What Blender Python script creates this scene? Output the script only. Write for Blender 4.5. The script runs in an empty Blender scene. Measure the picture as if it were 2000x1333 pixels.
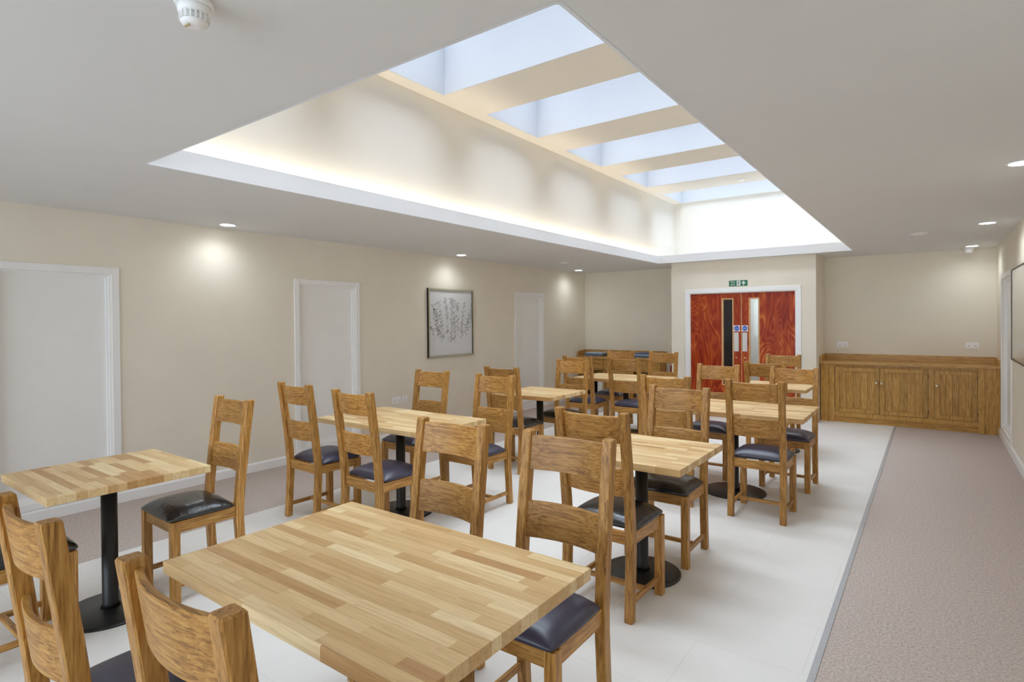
import bpy, bmesh, math, random
from mathutils import Vector, Matrix

SC = bpy.context.scene
COL = SC.collection
R = math.radians
PI = math.pi

# ------------------------------------------------------------------ camera
cam_d = bpy.data.cameras.new('camera')
cam = bpy.data.objects.new('camera', cam_d)
COL.objects.link(cam)
yw, pt, rl = R(36.186), R(-0.542), R(-0.5)
fw = Vector((-math.sin(yw)*math.cos(pt), math.cos(yw)*math.cos(pt), math.sin(pt)))
rt0 = Vector((math.cos(yw), math.sin(yw), 0))
up0 = rt0.cross(fw)
rt = math.cos(rl)*rt0 + math.sin(rl)*up0
up = -math.sin(rl)*rt0 + math.cos(rl)*up0
mw = Matrix((rt, up, -fw)).transposed().to_4x4()
mw.translation = Vector((0, 0, 1.5525))
cam.matrix_world = mw
cam_d.sensor_width = 36
cam_d.sensor_fit = 'HORIZONTAL'
cam_d.lens = 1119.831*36/2000
cam_d.shift_y = -29.647/2000
cam_d.clip_start = 0.02
SC.camera = cam

# ------------------------------------------------------------------ world, view, big lights
SC.view_settings.view_transform = 'Standard'
SC.view_settings.look = 'None'
SC.view_settings.gamma = 1
SC.view_settings.use_curve_mapping = False
SC.view_settings.exposure = 0.84
SC.cycles.use_denoising = True
SC.cycles.max_bounces = 14
SC.cycles.diffuse_bounces = 8
SC.cycles.glossy_bounces = 4
SC.cycles.transparent_max_bounces = 8
SC.cycles.caustics_reflective = False
SC.cycles.caustics_refractive = False
SC.cycles.sample_clamp_indirect = 6

SKY = (0.76, 0.87, 1.0)
SKY_STRENGTH = 5.4
SPOT_W = 5.5
COVE_W = 11
world = bpy.data.worlds.new('overcast_sky')
SC.world = world
world.use_nodes = True
bg = world.node_tree.nodes['Background']
bg.inputs[0].default_value = (*SKY, 1)
bg.inputs[1].default_value = SKY_STRENGTH

# main dimensions (metres)
XL, XR = -5.692, 0.7245
ZC = 2.492
YN = -3.2                       # wall behind the camera
YBL, YBC, YBR = 10.31, 9.44, 10.228
BXL, BXR = -3.554, -1.367       # projecting wall with the double doors
WX0, WX1, WY0, WY1 = -3.715, -0.892, 1.464, 9.293   # roof light well
ZF = 2.6185                     # top of the well fascia
SX0, SX1, SY0, SY1, ZT = -3.80, -0.80, 1.30, 10.27, 3.65
CARPET_L, CARPET_R = -4.455, -0.432
SKYLIGHTS = [(2.383-0.945+1.572*k, 2.383+1.572*k) for k in range(6)]
LX0, LX1 = -3.655, -1.05
ZG = 4.30                       # glass of the roof lights


def area(name, loc, sx, sy, w, col=(1, 1, 1), rot=(0, 0, 0), portal=False, spread=PI):
    d = bpy.data.lights.new(name, 'AREA')
    d.shape = 'RECTANGLE'
    d.size, d.size_y, d.energy, d.color = sx, sy, w, col
    d.spread = spread
    o = bpy.data.objects.new(name, d)
    COL.objects.link(o)
    o.location = loc
    o.rotation_euler = rot
    if portal:
        d.cycles.is_portal = True
    return o


for (a, b) in SKYLIGHTS:        # guides sky sampling only, gives no light itself
    area('sky_portal', ((LX0+LX1)/2, (a+b)/2, ZG-0.01), LX1-LX0, b-a, 1, portal=True)

for (a, b) in ((-5.3, -3.5), (-3.3, -1.5), (-1.3, 0.5)):  # portals for the added windows behind the camera
    area('sky_portal', ((a+b)/2, YN-0.11, 1.5), b-a, 1.5, 1, rot=(R(90), 0, 0), portal=True)

# ------------------------------------------------------------------ mesh helpers


class MB:
    def __init__(self):
        self.bm = bmesh.new()
        self.mi = 0

    def _tag(self, faces, smooth=False):
        for f in faces:
            f.material_index = self.mi
            f.smooth = smooth

    def box(self, x0, x1, y0, y1, z0, z1, bev=0.0):
        bm = self.bm
        v = [bm.verts.new((x, y, z)) for x in (x0, x1) for y in (y0, y1) for z in (z0, z1)]
        q = [(0, 1, 3, 2), (4, 6, 7, 5), (0, 4, 5, 1), (2, 3, 7, 6), (0, 2, 6, 4), (1, 5, 7, 3)]
        fs = [bm.faces.new([v[i] for i in t]) for t in q]
        if bev > 0:
            es = list({e for f in fs for e in f.edges})
            r = bmesh.ops.bevel(bm, geom=es, offset=bev, segments=2, profile=0.6, affect='EDGES')
            fs = [f for f in fs if f.is_valid] + [f for f in r['faces'] if f.is_valid]
        self._tag(fs)
        return self

    def rings(self, rings, cap=True, smooth=False):
        bm = self.bm
        rv = [[bm.verts.new(p) for p in ring] for ring in rings]
        n = len(rv[0])
        fs = []
        for a, b in zip(rv[:-1], rv[1:]):
            for i in range(n):
                j = (i+1) % n
                fs.append(bm.faces.new((a[i], a[j], b[j], b[i])))
        self._tag(fs, smooth)
        if cap:
            c = [bm.faces.new(rv[0][::-1]), bm.faces.new(rv[-1])]
            self._tag(c, False)
        return self

    def lathe(self, prof, c=(0, 0, 0), axis='z', n=32, cap=True):
        rr = []
        for r, h in prof:
            ring = []
            for i in range(n):
                a = 2*PI*i/n
                p, q = r*math.cos(a), r*math.sin(a)
                if axis == 'z':
                    ring.append((c[0]+p, c[1]+q, c[2]+h))
                elif axis == 'y':
                    ring.append((c[0]+p, c[1]+h, c[2]+q))
                else:
                    ring.append((c[0]+h, c[1]+p, c[2]+q))
            rr.append(ring)
        return self.rings(rr, cap, True)

    def tube(self, pts, r, n=8):
        rr = []
        for i, p in enumerate(pts):
            p = Vector(p)
            d = (Vector(pts[min(i+1, len(pts)-1)]) - Vector(pts[max(i-1, 0)])).normalized()
            u = d.orthogonal().normalized()
            if i and abs(u.dot(pu)) < 0.5:
                u = (pu - d*pu.dot(d)).normalized()
            elif i:
                u = (pu - d*pu.dot(d)).normalized()
            pu = u
            w = d.cross(u)
            rr.append([p + r*(math.cos(2*PI*k/n)*u + math.sin(2*PI*k/n)*w) for k in range(n)])
        return self.rings(rr, True, True)

    def poly(self, pts):
        f = self.bm.faces.new([self.bm.verts.new(p) for p in pts])
        self._tag([f])
        return self

    def text(self, body, size, origin, ux, uz, depth=0.0008, align='CENTER'):
        cu = bpy.data.curves.new('lettering', 'FONT')
        cu.body, cu.size, cu.align_x, cu.align_y = body, size, align, 'CENTER'
        cu.space_line = 0.9
        o = bpy.data.objects.new('lettering', cu)
        COL.objects.link(o)
        dg = bpy.context.evaluated_depsgraph_get()
        dg.update()
        me = o.evaluated_get(dg).to_mesh()
        vs = [self.bm.verts.new(Vector(origin)+Vector(ux)*v.co.x+Vector(uz)*v.co.y) for v in me.vertices]
        fs = []
        for p in me.polygons:
            try:
                fs.append(self.bm.faces.new([vs[i] for i in p.vertices]))
            except ValueError:
                pass
        self._tag(fs)
        o.evaluated_get(dg).to_mesh_clear()
        bpy.data.objects.remove(o)
        bpy.data.curves.remove(cu)
        return self

    def build(self, name, mats, parent=None, loc=None, fix=True, bevel=None, subsurf=0):
        if fix:
            bmesh.ops.recalc_face_normals(self.bm, faces=self.bm.faces[:])
        me = bpy.data.meshes.new(name)
        self.bm.to_mesh(me)
        self.bm.free()
        for m in (mats if isinstance(mats, (list, tuple)) else [mats]):
            me.materials.append(m)
        o = bpy.data.objects.new(name, me)
        COL.objects.link(o)
        if parent:
            o.parent = parent
        if loc:
            o.location = loc
        if subsurf:
            md = o.modifiers.new('subsurf', 'SUBSURF')
            md.levels = md.render_levels = subsurf
        return o


def thing(name, label, cat, loc=(0, 0, 0), rz=0.0, group=None):
    o = bpy.data.objects.new(name, None)
    o.empty_display_size = 0.1
    COL.objects.link(o)
    o.location = loc
    o.rotation_euler = (0, 0, rz)
    tag(o, label, cat, group)
    return o


def tag(o, label, cat, group=None):
    o['label'] = label
    o['category'] = cat
    if group:
        o['group'] = group
    return o


def struct(o):
    o['kind'] = 'structure'
    return o


def sempty(name, loc=(0, 0, 0)):
    o = bpy.data.objects.new(name, None)
    COL.objects.link(o)
    o.location = loc
    return struct(o)


def kids(o):
    return [c for c in bpy.data.objects if c.parent == o]


def copy_tree(o, parent=None):
    c = o.copy()
    COL.objects.link(c)
    c.parent = parent
    for ch in kids(o):
        copy_tree(ch, c)
    return c


# ------------------------------------------------------------------ materials
def lin(r, g, b):
    f = lambda c: (c/255/12.92) if c/255 <= 0.04045 else ((c/255+0.055)/1.055)**2.4
    return (f(r), f(g), f(b))


class NT:
    def __init__(self, name):
        self.m = bpy.data.materials.new(name)
        self.m.use_nodes = True
        self.t = self.m.node_tree
        self.b = self.t.nodes['Principled BSDF']

    def n(self, typ, **kw):
        nd = self.t.nodes.new(typ)
        for k, v in kw.items():
            if k.startswith('i_'):
                key = k[2:]
                nd.inputs[int(key) if key.isdigit() else key.replace('_', ' ')].default_value = v
            else:
                setattr(nd, k, v)
        return nd

    def l(self, a, b):
        self.t.links.new(a, b)

    def math(self, op, a, b=None):
        nd = self.n('ShaderNodeMath', operation=op)
        for i, v in enumerate((a, b)):
            if v is None:
                continue
            if isinstance(v, (int, float)):
                nd.inputs[i].default_value = v
            else:
                self.l(v, nd.inputs[i])
        return nd.outputs[0]

    def ramp(self, fac, stops):
        nd = self.n('ShaderNodeValToRGB')
        el = nd.color_ramp.elements
        while len(el) < len(stops):
            el.new(0.5)
        for e, (p, c) in zip(el, stops):
            e.position = p
            e.color = (*c, 1)
        self.l(fac, nd.inputs[0])
        return nd.outputs[0]

    def mix(self, fac, a, b, mode='MIX'):
        nd = self.n('ShaderNodeMix', data_type='RGBA', blend_type=mode)
        for s, v in ((nd.inputs[0], fac), (nd.inputs[6], a), (nd.inputs[7], b)):
            if isinstance(v, (int, float)):
                s.default_value = v
            elif isinstance(v, tuple):
                s.default_value = (*v, 1)
            else:
                self.l(v, s)
        return nd.outputs[2]

    def bump(self, h, strength, dist):
        nd = self.n('ShaderNodeBump')
        nd.inputs['Strength'].default_value = strength
        nd.inputs['Distance'].default_value = dist
        self.l(h, nd.inputs['Height'])
        self.l(nd.outputs[0], self.b.inputs['Normal'])


def plain(name, col, rough=0.5, metal=0.0, noise=0.0, nscale=40.0, bump=0.0, spec=0.5):
    k = NT(name)
    k.b.inputs['Roughness'].default_value = rough
    k.b.inputs['Metallic'].default_value = metal
    k.b.inputs['Specular IOR Level'].default_value = spec
    tc = k.n('ShaderNodeTexCoord')
    nz = k.n('ShaderNodeTexNoise', i_Scale=nscale, i_Detail=3.0)
    k.l(tc.outputs['Object'], nz.inputs['Vector'])
    c = k.ramp(nz.outputs[0], [(0.3, tuple(v*(1-noise) for v in col)), (0.7, tuple(min(1, v*(1+noise)) for v in col))])
    k.l(c, k.b.inputs['Base Color'])
    if bump:
        k.bump(nz.outputs[0], bump, 0.002)
    return k.m


def oak(name, axis, dark, mid, light, rough=0.42, rnd=0.5, island=False, scale=1.0):
    """oak with its grain along one local axis"""
    k = NT(name)
    tc = k.n('ShaderNodeTexCoord')
    oi = k.n('ShaderNodeObjectInfo')
    rndv = oi.outputs['Random']
    if island:
        ge = k.n('ShaderNodeNewGeometry')
        rndv = ge.outputs['Random Per Island']
    off = k.n('ShaderNodeVectorMath', operation='SCALE')
    off.inputs[0].default_value = (7.3, 4.1, 9.7)
    k.l(rndv, off.inputs['Scale'])
    add = k.n('ShaderNodeVectorMath', operation='ADD')
    k.l(tc.outputs['Object'], add.inputs[0])
    k.l(off.outputs[0], add.inputs[1])
    s = [9.0*scale, 9.0*scale, 9.0*scale]
    s['xyz'.index(axis)] = 0.5*scale
    mp = k.n('ShaderNodeMapping')
    mp.inputs['Scale'].default_value = s
    k.l(add.outputs[0], mp.inputs['Vector'])
    n1 = k.n('ShaderNodeTexNoise', i_Scale=1.6, i_Detail=5.0, i_Roughness=0.6, i_Distortion=0.35)
    k.l(mp.outputs[0], n1.inputs['Vector'])
    wv = k.math('FRACT', k.math('MULTIPLY', n1.outputs[0], 9.0))
    n2 = k.n('ShaderNodeTexNoise', i_Scale=14.0, i_Detail=3.0, i_Roughness=0.7)
    k.l(mp.outputs[0], n2.inputs['Vector'])
    f = k.math('ADD', k.math('MULTIPLY', wv, 0.18), k.math('MULTIPLY', n2.outputs[0], 0.82))
    c = k.ramp(f, [(0.28, dark), (0.5, mid), (0.72, light)])
    hs = k.n('ShaderNodeHueSaturation')
    k.l(c, hs.inputs['Color'])
    k.l(k.math('ADD', k.math('MULTIPLY', rndv, rnd), 1-rnd/2), hs.inputs['Value'])
    k.l(hs.outputs[0], k.b.inputs['Base Color'])
    k.b.inputs['Roughness'].default_value = rough
    k.bump(n2.outputs[0], 0.12, 0.001)
    return k.m


def butcher(name, stave=0.042, length=0.36):
    k = NT(name)
    tc = k.n('ShaderNodeTexCoord')
    oi = k.n('ShaderNodeObjectInfo')
    sp = k.n('ShaderNodeSeparateXYZ')
    k.l(tc.outputs['Object'], sp.inputs[0])
    x, y, z = sp.outputs
    row = k.math('FLOOR', k.math('DIVIDE', y, stave))
    rs = k.math('ADD', row, k.math('MULTIPLY', oi.outputs['Random'], 50.0))
    w1 = k.n('ShaderNodeTexWhiteNoise', noise_dimensions='1D')
    k.l(rs, w1.inputs['W'])
    cell = k.math('FLOOR', k.math('ADD', k.math('DIVIDE', x, length), k.math('MULTIPLY', w1.outputs['Value'], 9.0)))
    cv = k.n('ShaderNodeCombineXYZ')
    k.l(rs, cv.inputs[0])
    k.l(cell, cv.inputs[1])
    w2 = k.n('ShaderNodeTexWhiteNoise', noise_dimensions='3D')
    k.l(cv.outputs[0], w2.inputs['Vector'])
    base = k.ramp(w2.outputs['Value'], [(0.0, lin(188, 142, 88)), (0.2, lin(208, 170, 114)), (0.6, lin(226, 194, 142)), (1.0, lin(238, 214, 166))])
    mp = k.n('ShaderNodeMapping')
    mp.inputs['Scale'].default_value = (3.0, 60.0, 60.0)
    va = k.n('ShaderNodeVectorMath', operation='MULTIPLY_ADD')
    k.l(w2.outputs['Color'], va.inputs[0])
    va.inputs[1].default_value = (5, 5, 5)
    k.l(tc.outputs['Object'], va.inputs[2])
    k.l(va.outputs[0], mp.inputs['Vector'])
    nz = k.n('ShaderNodeTexNoise', i_Scale=1.3, i_Detail=5.0, i_Roughness=0.65, i_Distortion=0.6)
    k.l(mp.outputs[0], nz.inputs['Vector'])
    g = k.ramp(nz.outputs[0], [(0.3, (0.72, 0.63, 0.53)), (0.55, (1, 1, 1))])
    c = k.mix(0.75, base, g, 'MULTIPLY')
    # fine glue lines between staves
    fy = k.math('FRACT', k.math('DIVIDE', y, stave))
    ln = k.math('LESS_THAN', fy, 0.03)
    c = k.mix(k.math('MULTIPLY', ln, 0.35), c, lin(120, 80, 40))
    k.l(c, k.b.inputs['Base Color'])
    k.b.inputs['Roughness'].default_value = 0.38
    k.bump(nz.outputs[0], 0.06, 0.001)
    return k.m


OAKC = (lin(112, 70, 24), lin(174, 124, 56), lin(206, 159, 90))
OAKX = oak('oak_grain_x', 'x', *OAKC, rnd=0.28)
OAKY = oak('oak_grain_y', 'y', *OAKC, rnd=0.25)
OAKZ = oak('oak_grain_z', 'z', *OAKC, rnd=0.25)
CABC = (lin(136, 92, 32), lin(190, 144, 68), lin(214, 172, 100))
CABX = oak('cabinet_oak_x', 'x', *CABC, rnd=0.15)
CABZ = oak('cabinet_oak_boards', 'z', *CABC, rnd=0.3, island=True)
WORK = oak('worktop_oak', 'x', lin(150, 104, 46), lin(192, 148, 82), lin(214, 176, 114), rnd=0.14, rough=0.4, island=True)
TOP = butcher('oak_block_top')

WALL = plain('cream_wall_paint', lin(236, 229, 214), 0.85, noise=0.015, nscale=3, spec=0.2)
CEIL = plain('white_ceiling_paint', lin(227, 228, 228), 0.9, noise=0.01, nscale=3, spec=0.2)
SHAFT = plain('off_white_well_paint', lin(233, 229, 221), 0.9, noise=0.01, nscale=3, spec=0.2)
FASC = plain('white_fascia_paint', lin(236, 238, 242), 0.8, noise=0.01, nscale=3, spec=0.2)
LINING = plain('greyed_roof_light_lining', lin(212, 216, 223), 0.6, noise=0.01, nscale=3, spec=0.3)  # white lining, its colour greyed to hold down sky brightness on the reveals
GLOSSW = plain('white_gloss_paint', lin(244, 244, 244), 0.4, noise=0.01, nscale=6)
DOORW = plain('white_door_paint', lin(244, 244, 242), 0.5, noise=0.01, nscale=6)
PLASTW = plain('white_plastic', lin(247, 247, 247), 0.35, noise=0.01)
PLASTG = plain('grey_plastic', lin(120, 120, 118), 0.5, noise=0.02)
BLACKM = plain('black_powder_coat', lin(26, 26, 27), 0.38, noise=0.15, nscale=30)
BLACKP = plain('black_plastic', lin(14, 14, 15), 0.4, noise=0.1)
STEEL = plain('brushed_steel', lin(186, 186, 188), 0.4, metal=0.35, noise=0.05, nscale=60)
BRASS = plain('satin_brass', lin(226, 212, 176), 0.35, metal=0.7, noise=0.03)
ALU = plain('aluminium_plate', lin(212, 210, 206), 0.45, metal=0.2, noise=0.02)
BEIGEW = plain('pale_beading_wood', lin(205, 158, 108), 0.5, noise=0.08, nscale=20)
GOLD = plain('champagne_frame', lin(186, 178, 150), 0.4, noise=0.08, nscale=50)
DARKF = plain('dark_bronze_frame', lin(70, 66, 56), 0.4, noise=0.05)
PAPER = plain('print_paper', lin(222, 224, 226), 0.6, noise=0.01)
INK = plain('grey_ink', lin(34, 36, 38), 0.7, noise=0.2, nscale=15)
GREEN = plain('exit_green', lin(38, 116, 84), 0.5, noise=0.02)
BLUE = plain('sign_blue', lin(48, 92, 190), 0.4, noise=0.02)
WHITEI = plain('sign_white', lin(238, 240, 240), 0.5, noise=0.01)
RED = plain('extinguisher_red', lin(176, 26, 30), 0.3, noise=0.04)
REDC = plain('red_crate_plastic', lin(140, 40, 32), 0.45, noise=0.05)
TRAYB = plain('pale_blue_tray', lin(196, 212, 226), 0.35, noise=0.03)
TRAYD = plain('dark_blue_tray', lin(92, 124, 172), 0.35, noise=0.03)
TRAYG = plain('speckled_grey_tray', lin(150, 152, 154), 0.4, noise=0.4, nscale=120)
DARKW = plain('corridor_darkness', lin(16, 20, 30), 0.7, noise=0.05)  # near-black colour stands in for the darkness behind the left door glass
PALEC = plain('pale_corridor_paint', lin(190, 205, 210), 0.6, noise=0.03)


def vinyl():
    k = NT('pale_vinyl_floor')
    tc = k.n('ShaderNodeTexCoord')
    nz = k.n('ShaderNodeTexNoise', i_Scale=1.3, i_Detail=6.0, i_Roughness=0.6)
    k.l(tc.outputs['Object'], nz.inputs['Vector'])
    c = k.ramp(nz.outputs[0], [(0.3, lin(223, 220, 215)), (0.7, lin(231, 228, 224))])
    bk = k.n('ShaderNodeTexBrick', offset=0.5, i_Scale=1.0, i_Mortar_Size=0.0022, i_Brick_Width=0.914, i_Row_Height=0.457)
    k.l(tc.outputs['Object'], bk.inputs['Vector'])
    c2 = k.mix(k.math('MULTIPLY', bk.outputs['Fac'], 0.16), c, lin(150, 145, 135))
    k.l(c2, k.b.inputs['Base Color'])
    k.b.inputs['Roughness'].default_value = 0.42
    k.b.inputs['Specular IOR Level'].default_value = 0.35
    return k.m


def carpet():
    k = NT('taupe_loop_carpet')
    tc = k.n('ShaderNodeTexCoord')
    n1 = k.n('ShaderNodeTexNoise', i_Scale=75.0, i_Detail=4.0, i_Roughness=0.8)
    n2 = k.n('ShaderNodeTexNoise', i_Scale=260.0, i_Detail=2.0)
    for n_ in (n1, n2):
        k.l(tc.outputs['Object'], n_.inputs['Vector'])
    f = k.math('ADD', k.math('MULTIPLY', n1.outputs[0], 0.6), k.math('MULTIPLY', n2.outputs[0], 0.4))
    c = k.ramp(f, [(0.3, lin(128, 115, 108)), (0.5, lin(190, 175, 166)), (0.72, lin(234, 222, 214))])
    k.l(c, k.b.inputs['Base Color'])
    k.b.inputs['Roughness'].default_value = 1.0
    k.b.inputs['Specular IOR Level'].default_value = 0.1
    k.bump(f, 0.6, 0.006)
    return k.m


def leather(name, col, rough, wrinkle):
    k = NT(name)
    tc = k.n('ShaderNodeTexCoord')
    oi = k.n('ShaderNodeObjectInfo')
    va = k.n('ShaderNodeVectorMath', operation='ADD')
    k.l(tc.outputs['Object'], va.inputs[0])
    k.l(oi.outputs['Random'], va.inputs[1])
    mp = k.n('ShaderNodeMapping')
    mp.inputs['Scale'].default_value = (1, 1.8, 1)
    k.l(va.outputs[0], mp.inputs['Vector'])
    n1 = k.n('ShaderNodeTexNoise', i_Scale=9.0, i_Detail=3.0, i_Distortion=1.5)
    k.l(mp.outputs[0], n1.inputs['Vector'])
    c = k.ramp(n1.outputs[0], [(0.3, tuple(v*0.85 for v in col)), (0.7, tuple(v*1.15 for v in col))])
    k.l(c, k.b.inputs['Base Color'])
    k.b.inputs['Roughness'].default_value = rough
    k.b.inputs['Specular IOR Level'].default_value = 0.8
    k.bump(n1.outputs[0], wrinkle, 0.012)
    return k.m


def sapele():
    k = NT('red_sapele_veneer')
    tc = k.n('ShaderNodeTexCoord')
    oi = k.n('ShaderNodeObjectInfo')
    va = k.n('ShaderNodeVectorMath', operation='MULTIPLY_ADD')
    cx = k.n('ShaderNodeCombineXYZ')
    for i in range(3):
        k.l(oi.outputs['Random'], cx.inputs[i])
    k.l(cx.outputs[0], va.inputs[0])
    va.inputs[1].default_value = (3, 5, 2)
    k.l(tc.outputs['Object'], va.inputs[2])
    mp = k.n('ShaderNodeMapping')
    mp.inputs['Scale'].default_value = (2.2, 2.2, 0.62)
    k.l(va.outputs[0], mp.inputs['Vector'])
    n1 = k.n('ShaderNodeTexNoise', i_Scale=1.25, i_Detail=2.0, i_Roughness=0.45, i_Distortion=0.5)
    k.l(mp.outputs[0], n1.inputs['Vector'])
    w = k.math('FRACT', k.math('MULTIPLY', n1.outputs[0], 22.0))
    w = k.math('ABSOLUTE', k.math('SUBTRACT', w, 0.5))
    n2 = k.n('ShaderNodeTexNoise', i_Scale=5.0, i_Detail=5.0)
    k.l(mp.outputs[0], n2.inputs['Vector'])
    f = k.math('ADD', k.math('MULTIPLY', w, 0.55), k.math('MULTIPLY', n2.outputs[0], 0.75))
    c = k.ramp(f, [(0.22, lin(124, 26, 4)), (0.45, lin(154, 48, 8)), (0.62, lin(176, 74, 18)), (0.76, lin(206, 116, 52))])
    k.l(c, k.b.inputs['Base Color'])
    k.b.inputs['Roughness'].default_value = 0.4
    k.b.inputs['Specular IOR Level'].default_value = 0.3
    return k.m


def glass_pane(name, tint=(1, 1, 1), refl=1.0):
    k = NT(name)
    nt = k.t
    nt.nodes.remove(k.b)
    out = nt.nodes['Material Output']
    fr = k.n('ShaderNodeFresnel', i_IOR=1.45)
    tr = k.n('ShaderNodeBsdfTransparent')
    tr.inputs[0].default_value = (*tint, 1)
    gl = k.n('ShaderNodeBsdfGlossy')
    gl.inputs['Roughness'].default_value = 0.03
    mx = k.n('ShaderNodeMixShader')
    k.l(k.math('MULTIPLY', fr.outputs[0], refl), mx.inputs[0])
    k.l(tr.outputs[0], mx.inputs[1])
    k.l(gl.outputs[0], mx.inputs[2])
    k.l(mx.outputs[0], out.inputs[0])
    return k.m


def emit(name, col, st):
    k = NT(name)
    k.b.inputs['Base Color'].default_value = (*col, 1)
    k.b.inputs['Emission Color'].default_value = (*col, 1)
    k.b.inputs['Emission Strength'].default_value = st
    return k.m


def checker_mesh():
    k = NT('black_white_weave')
    tc = k.n('ShaderNodeTexCoord')
    mp = k.n('ShaderNodeMapping')
    mp.inputs['Rotation'].default_value = (0, R(45), 0)
    k.l(tc.outputs['Object'], mp.inputs['Vector'])
    ck = k.n('ShaderNodeTexChecker', i_Scale=52.0)
    ck.inputs['Color1'].default_value = (*lin(20, 20, 22), 1)
    ck.inputs['Color2'].default_value = (*lin(205, 205, 205), 1)
    k.l(mp.outputs[0], ck.inputs['Vector'])
    k.l(ck.outputs[0], k.b.inputs['Base Color'])
    k.b.inputs['Roughness'].default_value = 0.6
    return k.m


VINYL, CARPET, SAPELE = vinyl(), carpet(), sapele()
LEATHB = leather('glossy_black_leather', lin(30, 30, 34), 0.24, 0.30)
LEATHN = leather('sky_tinted_black_leather', lin(50, 48, 68), 0.36, 0.04)  # bluish base colour paints the sky's reflected sheen onto dark leather
GLASS = glass_pane('clear_glass')
DOORG = glass_pane('wired_door_glass', refl=0.35)
LAMP = emit('lamp_lens', (0.95, 0.98, 1.0), 7)
WEAVE = checker_mesh()
BOARD = plain('pale_glazed_board', lin(214, 213, 204), 0.12, noise=0.01, nscale=4)


# ------------------------------------------------------------------ room shell
def wall_x(mb, x0, x1, y0, y1, z0, z1, holes):
    """slab facing +-x with rectangular holes [(ya, yb, za, zb)] sorted in y"""
    y = y0
    for (a, b, c, d) in holes:
        if a > y:
            mb.box(x0, x1, y, a, z0, z1)
        if c > z0:
            mb.box(x0, x1, a, b, z0, c)
        if d < z1:
            mb.box(x0, x1, a, b, d, z1)
        y = b
    if y < y1:
        mb.box(x0, x1, y, y1, z0, z1)


# floor: pale vinyl in the middle, fitted carpet down both sides
struct(MB().box(CARPET_L, CARPET_R, YN, YBL+0.9, -0.1, 0).build('floor', VINYL))
struct(MB().box(XL-0.1, CARPET_L, YN, YBL+0.1, -0.1, 0.0).build('floor_left', CARPET))
struct(MB().box(CARPET_R+0.028, XR+0.1, YN, YBR+0.1, -0.1, 0.0).build('floor_right', CARPET))
mb = MB()
mb.box(CARPET_R, CARPET_R+0.028, YN, 9.80, -0.1, 0.004)
struct(mb.build('trim_1', STEEL))

DOOR_L = [(1.119, 2.005), (3.70, 4.595), (7.857, 8.76)]
CAS = 0.058
DZ0, DZ1 = 0.094, 2.036
mb = MB()
wall_x(mb, XL-0.16, XL, YN, YBL+0.12, -0.1, 2.6, [(a+CAS, b-CAS, DZ0+CAS, DZ1-CAS) for a, b in DOOR_L])
struct(mb.build('wall_left', WALL))

DOOR_R = (8.42, 9.57)
mb = MB()
wall_x(mb, XR, XR+0.16, YN, YBR+0.12, -0.1, 2.6, [(DOOR_R[0]+CAS, DOOR_R[1]-CAS, DZ0+CAS, 2.08-CAS)])
struct(mb.build('wall_right', WALL))
# wall behind the camera with unseen windows added to brighten the room
FILL_WINS = [(-5.3, -3.5), (-3.3, -1.5), (-1.3, 0.5)]
mb = MB()
xa = XL-0.16
for (a, b) in FILL_WINS:
    mb.box(xa, a, YN-0.12, YN, -0.1, 2.6)
    mb.box(a, b, YN-0.12, YN, -0.1, 0.75)
    mb.box(a, b, YN-0.12, YN, 2.25, 2.6)
    xa = b
mb.box(xa, XR+0.16, YN-0.12, YN, -0.1, 2.6)
struct(mb.build('wall_front', WALL))
for i, (a, b) in enumerate(FILL_WINS):
    w = sempty('window_%d' % (i+7), ((a+b)/2, YN-0.06, 0.75))  # added window, out of view, there for its daylight
    hx = (b-a)/2
    mb = MB()
    for (x0, x1, z0, z1) in ((-hx, -hx+0.05, 0, 1.5), (hx-0.05, hx, 0, 1.5), (-hx+0.05, hx-0.05, 0, 0.05), (-hx+0.05, hx-0.05, 1.45, 1.5), (-0.025, 0.025, 0.05, 1.45)):
        mb.box(x0, x1, -0.03, 0.03, z0, z1)
    mb.build('window_frame', GLOSSW, w)
    MB().box(-hx+0.05, hx-0.05, -0.004, 0.004, 0.05, 1.45).build('window_pane', GLASS, w)
struct(MB().box(XL, BXL+0.02, YBL, YBL+0.12, -0.1, 2.6).build('wall_back_left', WALL))
struct(MB().box(BXR-0.02, XR, YBR, YBR+0.12, -0.1, 2.6).build('wall_back_right', WALL))
# projecting wall with the double doors
DDX0, DDX1, DDZ = -3.258, -1.622, 1.985
mb = MB()
mb.box(BXL, DDX0, YBC, YBC+0.12, -0.1, ZC)
mb.box(DDX1, BXR, YBC, YBC+0.12, -0.1, ZC)
mb.box(DDX0, DDX1, YBC, YBC+0.12, DDZ, ZC)
mb.box(BXL, BXL+0.1, YBC+0.12, YBL+0.9, -0.1, ZC)
mb.box(BXR-0.1, BXR, YBC+0.12, YBL+0.9, -0.1, ZC)
struct(mb.build('wall_back', WALL))
# corridor behind the doors
mb = MB()
mb.box(BXL+0.1, -2.66, 10.55, 10.65, 0, ZC)
struct(mb.build('wall_corridor_left', DARKW))
struct(MB().box(-2.66, BXR-0.1, 10.55, 10.65, 0, ZC).build('wall_corridor_right', PALEC))
area('corridor_fill_light', (-2.0, 9.95, 2.3), 0.3, 0.3, 9, (0.95, 1, 1))  # added fill light for the pale corridor wall, no fitting seen

# ceiling with the rectangular opening
mb = MB()
zt = ZC+0.02
e = 0.007
mb.box(XL, WX0-e, YN, YBL+0.02, ZC, zt)
mb.box(WX1+e, XR, YN, YBR+0.02, ZC, zt)
mb.box(WX0-e, WX1+e, YN, WY0-e, ZC, zt)
mb.box(WX0-e, WX1+e, WY1+e, YBL+0.9, ZC, zt)
struct(mb.build('ceiling', CEIL))
# fascia round the opening, a little rounded at the far left corner
T = 0.014
mb = MB()
rc = 0.06
outer, inner = [], []


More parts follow.
